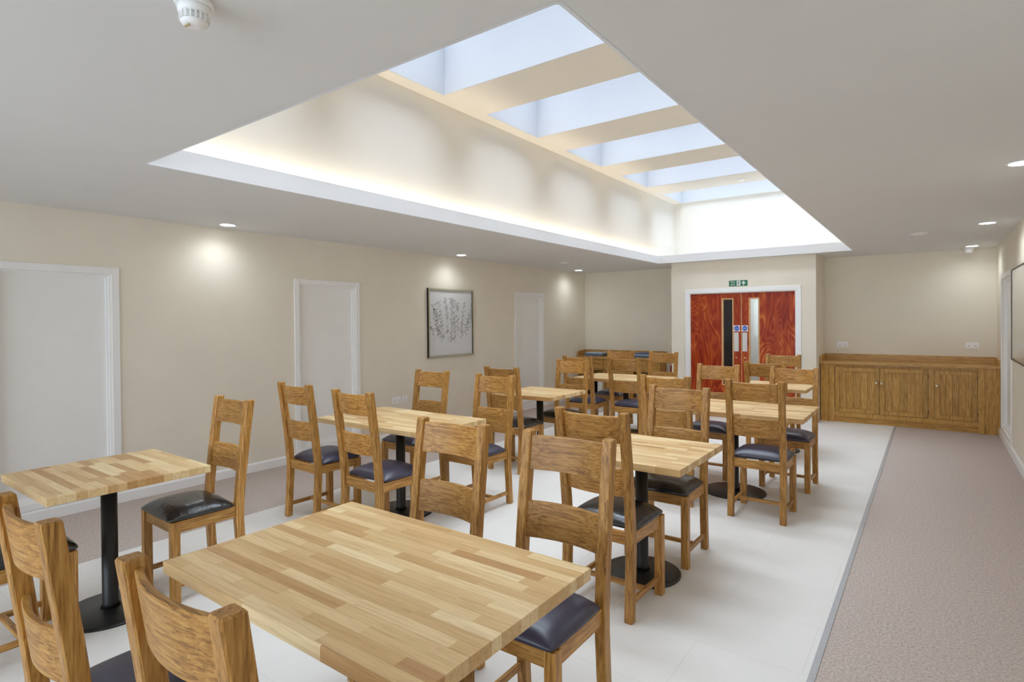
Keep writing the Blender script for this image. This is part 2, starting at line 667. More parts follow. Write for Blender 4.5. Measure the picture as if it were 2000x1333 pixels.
def rrect(x0, x1, y0, y1, r, n=5):
    p = []
    for cx, cy, a0 in ((x1-r, y1-r, 0), (x0+r, y1-r, 90), (x0+r, y0+r, 180), (x1-r, y0+r, 270)):
        for i in range(n+1):
            a = R(a0+90*i/n)
            p.append((cx+r*math.cos(a), cy+r*math.sin(a)))
    return p


pi_ = rrect(WX0, WX1, WY0, WY1, 0.012)
po_ = rrect(WX0-T, WX1+T, WY0-T, WY1+T, 0.026)
mb.rings([[(x, y, ZC-0.001) for x, y in po_], [(x, y, ZC-0.001) for x, y in pi_], [(x, y, ZF) for x, y in pi_], [(x, y, ZF) for x, y in po_],
          [(x, y, ZC+0.021) for x, y in po_]], cap=False)
struct(mb.build('trim_2', FASC))
# well walls
mb = MB()
mb.box(SX0-0.1, SX0, SY0-0.1, SY1+0.1, ZC+0.021, ZT)
struct(mb.build('wall_well_left', SHAFT))
struct(MB().box(SX1, SX1+0.1, SY0-0.1, SY1+0.1, ZC+0.021, ZT).build('wall_well_right', SHAFT))
struct(MB().box(SX0, SX1, SY1, SY1+0.1, ZC+0.021, ZT).build('wall_well_back', SHAFT))
struct(MB().box(SX0, SX1, SY0-0.1, SY0, ZC+0.021, ZT).build('wall_well_front', SHAFT))
# well ceiling with the roof light openings and their deep reveals
mb = MB()
ya = SY0-0.1
for (a, b) in SKYLIGHTS:
    mb.box(LX0, LX1, ya, a, ZT, ZG)
    ya = b
mb.box(LX0, LX1, ya, SY1+0.1, ZT, ZG)
mb.box(SX0-0.1, LX0, SY0-0.1, SY1+0.1, ZT, ZG)
mb.box(LX1, SX1+0.1, SY0-0.1, SY1+0.1, ZT, ZG)
struct(mb.build('ceiling_well', SHAFT))
for i, (a, b) in enumerate(SKYLIGHTS):
    w = sempty('window_%d' % (i+1), ((LX0+LX1)/2, (a+b)/2, ZG))
    hx, hy = (LX1-LX0)/2, (b-a)/2
    mb = MB()
    mb.box(-hx-0.04, hx+0.04, -hy-0.04, -hy, 0.0, 0.06)
    mb.box(-hx-0.04, hx+0.04, hy, hy+0.04, 0.0, 0.06)
    mb.box(-hx-0.04, -hx, -hy, hy, 0.0, 0.06)
    mb.box(hx, hx+0.04, -hy, hy, 0.0, 0.06)
    mb.build('window_frame', GLOSSW, w)
    MB().box(-hx, hx, -hy, hy, 0.02, 0.026).build('window_pane', GLASS, w)
    mb = MB()
    zl = ZT-ZG+0.002
    mb.box(-hx, -hx+0.006, -hy, hy, zl, -0.002)
    mb.box(hx-0.006, hx, -hy, hy, zl, -0.002)
    mb.box(-hx+0.006, hx-0.006, -hy, -hy+0.006, zl, -0.002)
    mb.box(-hx+0.006, hx-0.006, hy-0.006, hy, zl, -0.002)
    mb.build('reveal_lining', LINING, w)

# cove lighting: LED tape lying on the ledge behind the fascia
for nm, loc, sx, sy, pw in (('cove_led_left', (-3.763, (WY0+WY1)/2, 2.545), 0.03, WY1-WY0, COVE_W),
                            ('cove_led_back', ((WX0+WX1)/2, WY1+0.12, 2.545), WX1-WX0, 0.05, COVE_W*0.06),
                            ('cove_led_right', (-0.842, (WY0+WY1)/2, 2.545), 0.03, WY1-WY0, COVE_W)):
    area(nm, loc, sx, sy, pw, (1.0, 0.86, 0.64), rot=(PI, 0, 0))

# baseboards
def bboard_x(name, x, s, y0, y1, h=0.093, t=0.018):
    pr = [(0, 0), (t, 0), (t, h-0.016), (t*0.55, h-0.004), (t*0.3, h), (0, h)]
    mb = MB()
    mb.rings([[(x+s*a, y, z) for a, z in pr] for y in (y0, y1)])
    return struct(mb.build(name, GLOSSW))


def bboard_y(name, y, x0, x1, h=0.093, t=0.018):
    pr = [(0, 0), (t, 0), (t, h-0.016), (t*0.55, h-0.004), (t*0.3, h), (0, h)]
    mb = MB()
    mb.rings([[(x, y-a, z) for a, z in pr] for x in (x0, x1)])
    return struct(mb.build(name, GLOSSW))


bboard_x('baseboard_left', XL, 1, YN, 9.93)
bboard_x('baseboard_right', XR, -1, YN, 9.735, h=0.1)
bboard_y('baseboard_back_left', YBL, -3.945, BXL-0.02)
bboard_y('baseboard_back', YBC, BXL, DDX0-0.072)
bboard_y('baseboard_back_right', YBC, DDX1+0.072, BXR)


# flush white doors let into the side walls
def wall_door(name, xw, s, y0, y1, z0, z1):
    """s = +1 for the left wall (room at +x), -1 for the right wall"""
    d = sempty(name, (xw, (y0+y1)/2, 0))
    hy = (y1-y0)/2
    B = lambda mb, a, b, *r: mb.box(min(s*a, s*b), max(s*a, s*b), *r)
    mb = MB()
    for (ya, yb, za, zb) in ((-hy, -hy+CAS, z0, z1), (hy-CAS, hy, z0, z1), (-hy+CAS, hy-CAS, z1-CAS, z1), (-hy+CAS, hy-CAS, z0, z0+CAS)):
        B(mb, 0, 0.014, ya, yb, za, zb, 0.003)
    mb.build('casing', GLOSSW, d)
    mb = MB()
    i0, i1, k0, k1 = -hy+CAS, hy-CAS, z0+CAS, z1-CAS
    for (w0, w1, dep0, dep1) in ((0.0, 0.014, -0.075, -0.012), (0.014, 0.030, -0.075, -0.028)):
        for (ya, yb, za, zb) in ((i0+w0, i0+w1, k0+w0, k1-w0), (i1-w1, i1-w0, k0+w0, k1-w0), (i0+w1, i1-w1, k1-w1, k1-w0), (i0+w1, i1-w1, k0+w0, k0+w1)):
            B(mb, dep0, dep1, ya, yb, za, zb)
    mb.build('door_lining', GLOSSW, d)
    mb = MB()
    B(mb, -0.085, -0.045, i0, i1, k0, k1)
    mb.build('door_panel', DOORW, d)
    return d


for i, (a, b) in enumerate(DOOR_L):
    wall_door('door_%d' % (i+1), XL, 1, a, b, DZ0, DZ1)
wall_door('door_4', XR, -1, DOOR_R[0], DOOR_R[1], 0.101, 2.08)

# double doors
dd = sempty('door_5', ((DDX0+DDX1)/2, YBC, 0))
ox = (DDX0+DDX1)/2
mb = MB()
cw = 0.07
for (x0, x1, z0, z1) in ((DDX0-cw+0.012, DDX0+0.012, 0, DDZ+cw-0.012), (DDX1-0.012, DDX1+cw-0.012, 0, DDZ+cw-0.012), (DDX0+0.012, DDX1-0.012, DDZ-0.012, DDZ+cw-0.012)):
    mb.box(x0-ox, x1-ox, -0.016, 0.0, z0, z1, 0.004)
mb.build('casing', GLOSSW, dd)
mb = MB()
mb.box(DDX0-ox, DDX0-ox+0.025, 0, 0.11, 0, DDZ)
mb.box(DDX1-ox-0.025, DDX1-ox, 0, 0.11, 0, DDZ)
mb.box(DDX0-ox+0.025, DDX1-ox-0.025, 0, 0.11, DDZ-0.025, DDZ)
mb.build('door_lining', GLOSSW, dd)
xm = -2.4255
leafs = ((DDX0+0.027, xm-0.002, (-2.733, -2.543), -2.505, -2.497), (xm+0.002, DDX1-0.027, (-2.315, -2.153), -2.376, -2.374))
for li, (x0, x1, (g0, g1), px, sx_) in enumerate(leafs):
    x0, x1, g0, g1, px, sx_ = [v-ox for v in (x0, x1, g0, g1, px, sx_)]
    y0, y1 = 0.022, 0.066
    z0, z1 = 0.006, DDZ-0.028
    gz0, gz1 = 0.478, 1.877
    mb = MB()
    mb.box(x0, g0, y0, y1, z0, z1)
    mb.box(g1, x1, y0, y1, z0, z1)
    mb.box(g0, g1, y0, y1, z0, gz0)
    mb.box(g0, g1, y0, y1, gz1, z1)
    leaf = mb.build('door_leaf', SAPELE, dd)
    mb = MB()
    fwid = 0.02
    for (a, b, c, d) in ((g0, g0+fwid, gz0, gz1), (g1-fwid, g1, gz0, gz1), (g0+fwid, g1-fwid, gz0, gz0+fwid), (g0+fwid, g1-fwid, gz1-fwid, gz1)):
        mb.box(a, b, y0-0.006, y1, c, d, 0.002)
    mb.build('vision_frame', BEIGEW, leaf)
    MB().box(g0+fwid, g1-fwid, y0+0.018, y0+0.024, gz0+fwid, gz1-fwid).build('vision_glass', DOORG, leaf)
    MB().box(px-0.037, px+0.037, y0-0.002, y0, 1.03, 1.33, 0.0005).build('push_plate', ALU, leaf)
    mb = MB()
    mb.box(sx_-0.047, sx_+0.047, y0-0.0015, y0, 1.347, 1.442)
    mb.mi = 1
    n = 28
    mb.poly([(sx_+0.041*math.cos(2*PI*i/n), y0-0.002, 1.3945+0.041*math.sin(2*PI*i/n)) for i in range(n)])
    mb.mi = 0
    mb.text('Fire door\nkeep shut', 0.0165, (sx_, y0-0.0025, 1.396), (1, 0, 0), (0, 0, 1))
    mb.build('fire_door_sign', [WHITEI, BLUE], leaf, fix=False)
    if li == 1:
        MB().box(x0-0.006, x0+0.004, y0-0.003, y0, z0, z1).build('meeting_strip', BEIGEW, leaf)
    mb = MB()
    kx = px + (0.0)
    mb.lathe([(0.011, 0.0), (0.011, -0.003), (0.006, -0.004)], (kx, y0, 0.93), 'y', 16)
    mb.build('lock_cylinder', BRASS, leaf)

# exit sign over the doors
ex = MB()
ex.box(-0.141, 0.141, -0.004, 0, -0.046, 0.046, 0.001)
ex.mi = 1
ex.text('Fire\nexit', 0.042, (-0.082, -0.0046, 0.002), (1, 0, 0), (0, 0, 1))
# doorway pictogram with a running figure
ex.box(-0.022, 0.034, -0.0052, -0.004, -0.038, 0.038)
ex.mi = 0
n = 14
ex.poly([(0.008+0.0065*math.cos(2*PI*i/n), -0.0058, 0.026+0.0065*math.sin(2*PI*i/n)) for i in range(n)])


def stroke(mb, p, w, y):
    for a, b in zip(p[:-1], p[1:]):
        a, b = Vector((a[0], y, a[1])), Vector((b[0], y, b[1]))
        d = (b-a).normalized()
        q = Vector((-d.z, 0, d.x))*w/2
        mb.poly([a-q-d*w/4, b-q+d*w/4, b+q+d*w/4, a+q-d*w/4])


stroke(ex, [(0.006, 0.017), (0.003, -0.006)], 0.011, -0.0058)
stroke(ex, [(0.003, -0.006), (0.014, -0.017), (0.012, -0.032)], 0.006, -0.0058)
stroke(ex, [(0.002, -0.006), (-0.006, -0.018), (-0.017, -0.02)], 0.006, -0.0058)
stroke(ex, [(0.006, 0.014), (0.018, 0.006), (0.024, 0.012)], 0.0045, -0.0058)
stroke(ex, [(0.004, 0.014), (-0.008, 0.010), (-0.013, 0.0)], 0.0045, -0.0058)
ex.mi = 1
ex.poly([(0.082+x, -0.0046, z) for x, z in ((-0.008, -0.036), (0.008, -0.036), (0.008, 0.004), (0.026, -0.012), (0.032, -0.002), (0.0, 0.036), (-0.032, -0.002), (-0.026, -0.012), (-0.008, 0.004))])
s = ex.build('exit_sign', [GREEN, WHITEI], fix=False, loc=(-2.465, YBC, 2.11))
tag(s, 'green fire exit sign with running figure and up arrow above the red double doors', 'sign')

# ------------------------------------------------------------------ ceiling fittings
DL = [(-5.425, 2.831, 'recessed downlight by the left wall between the first two white doors'),
      (-5.392, 6.166, 'recessed ceiling downlight over the framed print on the left wall'),
      (-5.381, 9.502, 'recessed ceiling downlight in the far left corner past the third white door'),
      (0.45, 4.681, 'recessed downlight by the right wall, cut by the right photo edge'),
      (0.455, 7.472, 'recessed ceiling downlight by the right wall, above the framed board'),
      (0.437, 9.78, 'recessed ceiling downlight above the right end of the oak sideboard')]


def spot(x, y, w=None):
    d = bpy.data.lights.new('downlight_beam', 'SPOT')
    d.energy = w or SPOT_W
    d.spot_size = R(160)
    d.spot_blend = 1.0
    d.shadow_soft_size = 0.05
    d.color = (0.86, 0.94, 1.0)
    o = bpy.data.objects.new('downlight_beam', d)
    COL.objects.link(o)
    o.location = (x, y, ZC-0.03)


first = None
for x, y, lab in DL:
    if first is None:
        t = thing('ceiling_downlight', lab, 'light', (x, y, ZC), 0, 'recessed downlights')
        mb = MB()
        mb.lathe([(0.066, 0.0), (0.082, -0.001), (0.084, -0.005), (0.078, -0.008), (0.066, -0.006)], n=36, cap=False)
        mb.build('bezel', PLASTW, t)
        MB().lathe([(0.066, -0.0005), (0.064, -0.006), (0.03, -0.007)], n=36).build('lamp_lens', LAMP, t)
        first = t
    else:
        t = copy_tree(first)
        t.location = (x, y, ZC)
        t['label'] = lab
    spot(x, y)
for x, y in ((-5.4, -0.5), (0.44, 1.9), (0.44, -0.9)):      # more of the same row, behind and beside the camera
    t = copy_tree(first)
    t.location = (x, y, ZC)
    t['label'] = 'recessed ceiling downlight outside the picture, behind or beside the camera'
    spot(x, y)


def detector(name, label, loc, r, with_led=True, parts=True):
    t = thing(name, label, 'detector', loc)
    MB().lathe([(r, 0), (r, -0.012), (r*0.96, -0.018)], n=40).build('base', PLASTW, t)
    mb = MB()
    mb.lathe([(r*0.86, -0.018), (r*0.84, -0.034), (r*0.72, -0.040)], n=40)
    mb.lathe([(r*0.60, -0.040), (r*0.58, -0.060)], n=40)
    mb.lathe([(r*0.70, -0.060), (r*0.66, -0.068), (r*0.40, -0.074), (r*0.2, -0.075)], n=40)
    mb.build('sensor_head', PLASTW, t)
    mb = MB()
    for i in range(18):
        a = 2*PI*i/18
        c, s_ = math.cos(a), math.sin(a)
        p0 = Vector((c*r*0.66, s_*r*0.66, -0.050))
        u = Vector((-s_, c, 0))*0.0022
        rr = [[p0+Vector((c, s_, 0))*k*0.006+u*j+Vector((0, 0, h)) for k, j in ((-1, -1), (1, -1), (1, 1), (-1, 1))] for h in (-0.0105, 0.0105)]
        mb.rings(rr)
    mb.build('vent_fin', PLASTW, t)
    MB().lathe([(r*0.585, -0.0405), (r*0.575, -0.0595)], n=40).build('smoke_chamber', BLACKP, t)
    if with_led:
        MB().box(-0.016, 0.010, -r*0.45, -r*0.3, -0.0775, -0.0735, 0.001).build('label_plate', BRASS, t)
    return t


detector('smoke_detector', 'white domed smoke detector on the ceiling at the top left of the photo', (-1.735, 0.815, ZC), 0.052)
detector('smoke_detector', 'small white smoke detector on the far right ceiling beside the sideboard downlight', (0.415, 10.02, ZC), 0.06, False)


def flush(name, label, loc, r):
    t = thing(name, label, 'vent', loc)
    MB().lathe([(r, 0), (r, -0.004), (r*0.9, -0.007)], n=36).build('rim', PLASTW, t)
    MB().lathe([(r*0.74, -0.007), (r*0.72, -0.016), (r*0.5, -0.018)], n=36).build('centre_disc', PLASTW, t)


flush('ceiling_vent', 'round flush ceiling vent on the right side, left of the row of downlights', (-0.111, 7.915, ZC), 0.085)
flush('ceiling_vent', 'round flush ceiling vent on the left strip near the far left downlight', (-4.833, 8.082, ZC), 0.085)
flush('ceiling_sensor', 'small round sensor under the roof light beam nearest the far wall', (-2.31, 9.02, ZT), 0.06)

# ------------------------------------------------------------------ wall fittings
def socket(label, loc, rz, double=True, group=None):
    t = thing('wall_socket', label, 'socket', loc, rz, group)   # local: wall plane y=0, room at -y
    w = 0.073 if double else 0.043
    MB().box(-w, w, -0.009, 0, -0.043, 0.043, 0.003).build('face_plate', PLASTW, t)
    for cx in ((-0.036, 0.036) if double else (0,)):
        mb = MB()
        for px, pz, a, b in ((0, -0.004, 0.0035, 0.005), (-0.011, -0.020, 0.0045, 0.002), (0.011, -0.020, 0.0045, 0.002)):
            mb.box(cx+px-a, cx+px+a, -0.0094, -0.0088, pz-b, pz+b)
        mb.build('pin_slots', BLACKP, t)
        MB().box(cx-0.006, cx+0.006, -0.0125, -0.009, 0.018, 0.034, 0.001).build('rocker_switch', PLASTW, t)
    return t


socket('white double socket above the left end of the oak sideboard', (-1.117, YBR, 1.135), 0)
socket('white double socket above the right end of the oak sideboard', (0.459, YBR, 1.147), 0)
socket('white double socket on the left wall under the framed print', (XL, 5.185, 0.515), R(90))
socket('small single white socket right of the double socket on the left wall', (XL, 5.335, 0.515), R(90), False)

# framed print on the left wall
pf = thing('framed_print', 'framed black line drawing of leafy sprigs hanging on the left wall', 'picture', (XL, 6.255, 1.525))
hy, hz, fd = 0.485, 0.492, 0.036
mb = MB()
for (a, b, c, d) in ((-hy, -hy+0.022, -hz, hz), (hy-0.022, hy, -hz, hz), (-hy+0.022, hy-0.022, -hz, -hz+0.022), (-hy+0.022, hy-0.022, hz-0.022, hz)):
    mb.box(0.0, fd-0.003, a, b, c, d)
mb.build('frame_side', BLACKP, pf)
mb = MB()
for (a, b, c, d) in ((-hy+0.001, -hy+0.021, -hz+0.001, hz-0.001), (hy-0.021, hy-0.001, -hz+0.001, hz-0.001), (-hy+0.021, hy-0.021, -hz+0.001, -hz+0.021), (-hy+0.021, hy-0.021, hz-0.021, hz-0.001)):
    mb.box(fd-0.003, fd+0.003, a, b, c, d)
mb.build('frame_face', GOLD, pf)
rnd = random.Random(4)
mb = MB()
mb.box(0.006, 0.018, -hy+0.022, hy-0.022, -hz+0.022, hz-0.022)
mb.mi = 1


def ink(pts, w):
    w *= 1.5
    pts = [(max(-0.445, min(0.445, p[0])), max(-0.44, min(0.44, p[1]))) for p in pts]
    for a, b in zip(pts[:-1], pts[1:]):
        a, b = Vector((0.0187, a[0], a[1])), Vector((0.0187, b[0], b[1]))
        d = b-a
        if d.length < 1e-6:
            continue
        d.normalize()
        q = Vector((0, -d.z, d.y))*w/2
        mb.poly([a-q, b-q, b+q, a+q])


# loose upright sprigs of leaves
for si in range(11):
    y = -0.34+0.068*si + rnd.uniform(-0.015, 0.015)
    z = -0.30+0.10*abs(si-5)/5 + rnd.uniform(-0.05, 0.05)
    ztop = 0.36-0.16*(abs(si-5)/5)**2 + rnd.uniform(-0.05, 0.03)
    lean = (si-5)*0.006 + rnd.uniform(-0.01, 0.01)
    pts, side = [], 1
    nst = 22
    for k in range(nst+1):
        t_ = k/nst
        pts.append((y+lean*t_*8*0.8+0.012*math.sin(5*t_+si), z+(ztop-z)*t_))
    for k in range(0, nst, 2):                      # broken stem line
        if rnd.random() < 0.55:
            ink(pts[k:k+3], rnd.uniform(0.002, 0.0035))
    for k in range(2, nst+1):
        if rnd.random() < 0.2:
            continue
        side = -side
        ln = rnd.uniform(0.03, 0.055)
        a = rnd.uniform(0.5, 1.1)*side
        p0 = pts[k]
        up_, dn_ = [], []
        for m in range(6):
            u = m/5
            off = 0.012*math.sin(PI*u)
            cx = p0[0]+math.sin(a)*ln*u
            cz = p0[1]+math.cos(a)*ln*u
            up_.append((cx+math.cos(a)*off, cz-math.sin(a)*off))
            dn_.append((cx-math.cos(a)*off, cz+math.sin(a)*off))
        ink(up_, rnd.uniform(0.002, 0.0042))
        if rnd.random() < 0.6:
            ink(dn_, rnd.uniform(0.0018, 0.0035))
mb.build('print_sheet', [PAPER, INK], pf, fix=False)

# framed board on the right wall
bf = thing('wall_board', 'pale glazed board in a thin dark frame hanging on the right wall', 'board', (XR, 7.55, 1.567))
hy, hz = 0.745, 0.492
mb = MB()
for (a, b, c, d) in ((-hy, -hy+0.016, -hz, hz), (hy-0.016, hy, -hz, hz), (-hy+0.016, hy-0.016, -hz, -hz+0.016), (-hy+0.016, hy-0.016, hz-0.016, hz)):
    mb.box(-0.022, 0.0, a, b, c, d, 0.002)
mb.build('frame', DARKF, bf)
MB().box(-0.016, -0.004, -hy+0.016, hy-0.016, -hz+0.016, hz-0.016).build('board_face', BOARD, bf)

# ------------------------------------------------------------------ oak sideboard, right alcove
SBX0, SBX1, SBY = -1.355, 0.722, 9.745
sb = thing('oak_sideboard', 'long low oak sideboard with three panelled doors against the right back wall', 'sideboard', ((SBX0+SBX1)/2, SBY, 0))
ox = (SBX0+SBX1)/2
H = 0.862
mb = MB()
mb.box(SBX0-ox, -1.242-ox, 0, 0.45, 0.0, H)                 # left end panel
mb.box(-1.238-ox, -1.168-ox, -0.004, 0.02, 0.0, H)          # stiles
mb.box(-0.036-ox, 0.030-ox, 0, 0.02, 0.149, 0.822)
mb.box(0.496-ox, 0.566-ox, -0.004, 0.02, 0.0, H)
mb.box(0.570-ox, SBX1-ox, 0, 0.45, 0.0, H)                  # right end panel
mb.box(-1.168-ox, 0.496-ox, 0, 0.02, 0.822, H)              # top rail
mb.box(-1.168-ox, 0.496-ox, 0, 0.02, 0.088, 0.149)          # bottom rail
mb.box(-1.168-ox, 0.496-ox, 0.10, 0.45, 0.088, 0.12)        # floor and back of the carcass
mb.box(-1.168-ox, 0.496-ox, 0.43, 0.45, 0.12, H)
mb.build('body', CABZ, sb)
MB().box(-1.168-ox, 0.496-ox, 0.018, 0.04, 0.0, 0.088).build('plinth', CABX, sb)


def panel_door(parent, x0, x1, z0, z1, knob_x, hinge_x, nb):
    st = 0.058
    mb = MB()
    mb.box(x0, x0+st, -0.006, 0.016, z0, z1, 0.002)
    mb.box(x1-st, x1, -0.006, 0.016, z0, z1, 0.002)
    mb.box(x0+st, x1-st, -0.006, 0.016, z0, z0+st, 0.002)
    mb.box(x0+st, x1-st, -0.006, 0.016, z1-st, z1, 0.002)
    wv = (x1-x0-2*st)/nb
    for i in range(nb):
        a = x0+st+wv*i
        mb.box(a+0.0015, a+wv-0.0015, 0.009, 0.015, z0+st, z1-st, 0.003)
    mb.box(x0+st, x1-st, 0.0155, 0.017, z0+st, z1-st)
    d = mb.build('door', CABZ, parent)
    kb = MB()
    kz = z0+(z1-z0)*0.68
    kb.lathe([(0.011, -0.006), (0.008, -0.014), (0.018, -0.020), (0.021, -0.028), (0.015, -0.036), (0.005, -0.038)], (knob_x, 0, kz), 'y', 20)
    kb.build('knob', BRASS, d)
    for hz_ in (z0+0.09, z1-0.09):
        MB().lathe([(0.004, -0.025), (0.004, 0.025)], (hinge_x, -0.007, hz_), 'z', 10).build('hinge', DARKF, d)


panel_door(sb, -1.162-ox, -0.603-ox, 0.153, 0.820, -0.640-ox, -1.165-ox, 5)
panel_door(sb, -0.598-ox, -0.040-ox, 0.153, 0.820, -0.575-ox, -0.037-ox, 5)
panel_door(sb, 0.034-ox, 0.492-ox, 0.153, 0.820, 0.060-ox, 0.494-ox, 5)


def worktop(name, label, x0, x1, y0, y1, z0, z1, zu, slope=0.05):
    t = thing(name, label, 'worktop', ((x0+x1)/2, y0, z0))
    w = (x1-x0)/2
    d = y1-y0
    mb = MB()
    n = 8
    for i in range(n):
        a, b = d*i/n, d*(i+1)/n
        mb.box(-w, w, a, b, 0, z1-z0)
    mb.build('work_surface', WORK, t)
    h0, h1 = z1-z0, zu-z0
    MB().box(-w, w, d-0.022, d-0.001, h0, h1, 0.002).build('back_upstand', WORK, t)
    for s_ in (-1, 1):
        xa, xb = (-w, -w+0.022) if s_ < 0 else (w-0.022, w)
        mb = MB()
        prof = [(0.004, h0), (d-0.022, h0), (d-0.022, h1), (0.05, h1-slope*0.3), (0.012, h1-slope)]
        mb.rings([[(x, y, z) for y, z in prof] for x in (xa, xb)])
        mb.build('side_upstand', WORK, t)
    return t


worktop('oak_worktop', 'oak worktop with raised upstand lying along the top of the three door sideboard', SBX0-0.008, SBX1+0.001, SBY-0.035, YBR-0.001, 0.863, 0.894, 0.993)

# ------------------------------------------------------------------ serving unit, left alcove
UX0, UX1, UY = -5.67, -3.98, 9.965
un = thing('serving_unit', 'oak serving unit with drawers over open shelves in the far left alcove', 'sideboard', ((UX0+UX1)/2, UY, 0))
ox = (UX0+UX1)/2
mb = MB()
for x in (UX0, -5.12, -4.55, UX1-0.03):
    mb.box(x-ox, x+0.03-ox, 0, 0.34, 0, 0.80)
mb.box(UX0-ox, UX1-ox, 0.325, 0.34, 0.03, 0.80)
mb.box(UX0+0.03-ox, UX1-0.03-ox, 0.0, 0.02, 0.575, 0.60)
mb.box(UX0+0.03-ox, UX1-0.03-ox, 0.0, 0.02, 0.78, 0.80)
mb.build('body', CABZ, un)
MB().box(UX0+0.03-ox, UX1-0.03-ox, 0.02, 0.325, 0.06, 0.085).build('shelf', CABX, un)
for (a, b) in ((UX0+0.034, -5.124), (-5.086, -4.554), (-4.516, UX1-0.034)):
    mb = MB()
    mb.box(a-ox, b-ox, -0.008, 0.014, 0.603, 0.688, 0.003)
    mb.box(a-ox, b-ox, -0.008, 0.014, 0.692, 0.777, 0.003)
    d = mb.build('drawer', CABX, un)
    kb = MB()
    kb.lathe([(0.008, -0.008), (0.006, -0.016), (0.014, -0.024), (0.010, -0.032)], ((a+b)/2-ox, 0, 0.69), 'y', 16)
    kb.build('knob', BRASS, d)
worktop('oak_worktop', 'oak worktop with raised upstand on top of the left alcove serving unit', UX0-0.012, UX1+0.012, UY-0.03, YBL-0.001, 0.801, 0.832, 0.952)


def tray(name, label, group, loc, w, d, h, mat):
    t = MB()
    r0 = [(-w*0.94, -d*0.94, 0), (w*0.94, -d*0.94, 0), (w*0.94, d*0.94, 0), (-w*0.94, d*0.94, 0)]
    r1 = [(-w, -d, h), (w, -d, h), (w, d, h), (-w, d, h)]
    r2 = [(-w*0.95, -d*0.95, h), (w*0.95, -d*0.95, h), (w*0.95, d*0.95, h), (-w*0.95, d*0.95, h)]
    r3 = [(-w*0.9, -d*0.9, h*0.25), (w*0.9, -d*0.9, h*0.25), (w*0.9, d*0.9, h*0.25), (-w*0.9, d*0.9, h*0.25)]
    t.rings([r0, r1, r2, r3])
    o = t.build(name, mat, loc=loc)
    tag(o, label, 'tray', group)


for k, (mt, nm) in enumerate(((TRAYG, 'speckled grey tray at the bottom of the left stack on the serving unit'),
                              (TRAYD, 'dark blue tray in the middle of the left stack on the serving unit'),
                              (TRAYB, 'pale blue tray at the top of the left stack on the serving unit'))):
    tray('serving_tray', nm, 'trays stacked on the left of the serving unit', (-5.36+0.01*k, 10.13, 0.8325+0.026*k), 0.20-0.005*k, 0.13, 0.0255, mt)
for k, (mt, nm) in enumerate(((TRAYG, 'speckled grey tray at the bottom of the right stack on the serving unit'),
                              (TRAYD, 'dark blue tray second from the bottom of the right stack on the serving unit'),
                              (TRAYB, 'pale blue tray second from the top of the right stack on the serving unit'),
                              (TRAYD, 'dark blue tray at the top of the right stack on the serving unit'))):
    tray('serving_tray', nm, 'trays stacked on the right of the serving unit', (-4.33, 10.13, 0.8325+0.022*k), 0.17-0.004*k, 0.13, 0.0215, mt)

# things in the open bays of the serving unit, standing on its low shelf
zs = 0.0855
o = MB().box(-0.13, 0.13, -0.10, 0.10, 0, 0.40, 0.01).build('storage_box', BLACKP, loc=(-5.46, 10.12, zs))
tag(o, 'tall black box in the left bay of the serving unit', 'box')
mb = MB()
mb.lathe([(0.075, 0), (0.08, 0.01), (0.08, 0.25), (0.07, 0.265), (0.03, 0.268)], n=28)
o = mb.build('canister', PLASTW, loc=(-5.225, 10.10, zs))
tag(o, 'white round canister beside the black box in the serving unit', 'canister')
mb = MB()
for z in (0.0, 0.09, 0.18):
    mb.box(-0.2, 0.2, -0.12, -0.11, z, z+0.06)
    mb.box(-0.2, 0.2, 0.11, 0.12, z, z+0.06)
    mb.box(-0.2, -0.19, -0.11, 0.11, z, z+0.06)
    mb.box(0.19, 0.2, -0.11, 0.11, z, z+0.06)
mb.box(-0.2, -0.18, -0.12, -0.1, 0, 0.24)
mb.box(0.18, 0.2, -0.12, -0.1, 0, 0.24)
mb.box(-0.19, 0.19, -0.11, 0.11, 0.0, 0.01)
o = mb.build('slatted_crate', REDC, loc=(-4.83, 10.12, zs))
tag(o, 'dark red slatted crate in the middle bay of the serving unit', 'crate')
mb = MB()
mb.rings([[(-0.19, -0.11, 0), (0.19, -0.11, 0), (0.19, 0.11, 0), (-0.19, 0.11, 0)], [(-0.205, -0.125, 0.33), (0.205, -0.125, 0.33), (0.205, 0.125, 0.33), (-0.205, 0.125, 0.33)],
          [(-0.19, -0.11, 0.33), (0.19, -0.11, 0.33), (0.19, 0.11, 0.33), (-0.19, 0.11, 0.33)], [(-0.18, -0.10, 0.02), (0.18, -0.10, 0.02), (0.18, 0.10, 0.02), (-0.18, 0.10, 0.02)]])
o = mb.build('woven_basket', WEAVE, loc=(-4.26, 10.11, zs))
tag(o, 'black and white woven basket in the right bay of the serving unit', 'basket')

# fire extinguisher hung on the wall beside the serving unit
fe = thing('fire_extinguisher', 'red fire extinguisher hung on the wall between serving unit and double doors', 'fire extinguisher', (-3.80, 10.20, 0.30))
mb = MB()
mb.lathe([(0.06, 0), (0.066, 0.01), (0.066, 0.36), (0.058, 0.40), (0.034, 0.43), (0.018, 0.44)], n=28)
mb.build('cylinder', RED, fe)
mb = MB()
mb.lathe([(0.016, 0.44), (0.018, 0.46), (0.014, 0.48)], n=16)
mb.box(-0.012, 0.012, -0.10, 0.02, 0.478, 0.488, 0.002)
mb.box(-0.010, 0.010, -0.10, 0.0, 0.500, 0.508, 0.002)
mb.build('valve', BLACKP, fe)
MB().tube([(0.015, 0, 0.462), (0.06, -0.01, 0.455), (0.085, -0.015, 0.38), (0.08, -0.015, 0.2), (0.075, -0.015, 0.1)], 0.009).build('hose', BLACKP, fe)
mb = MB()
mb.box(-0.03, 0.03, 0.066, 0.11, 0.30, 0.36)
mb.build('wall_bracket', DARKF, fe)

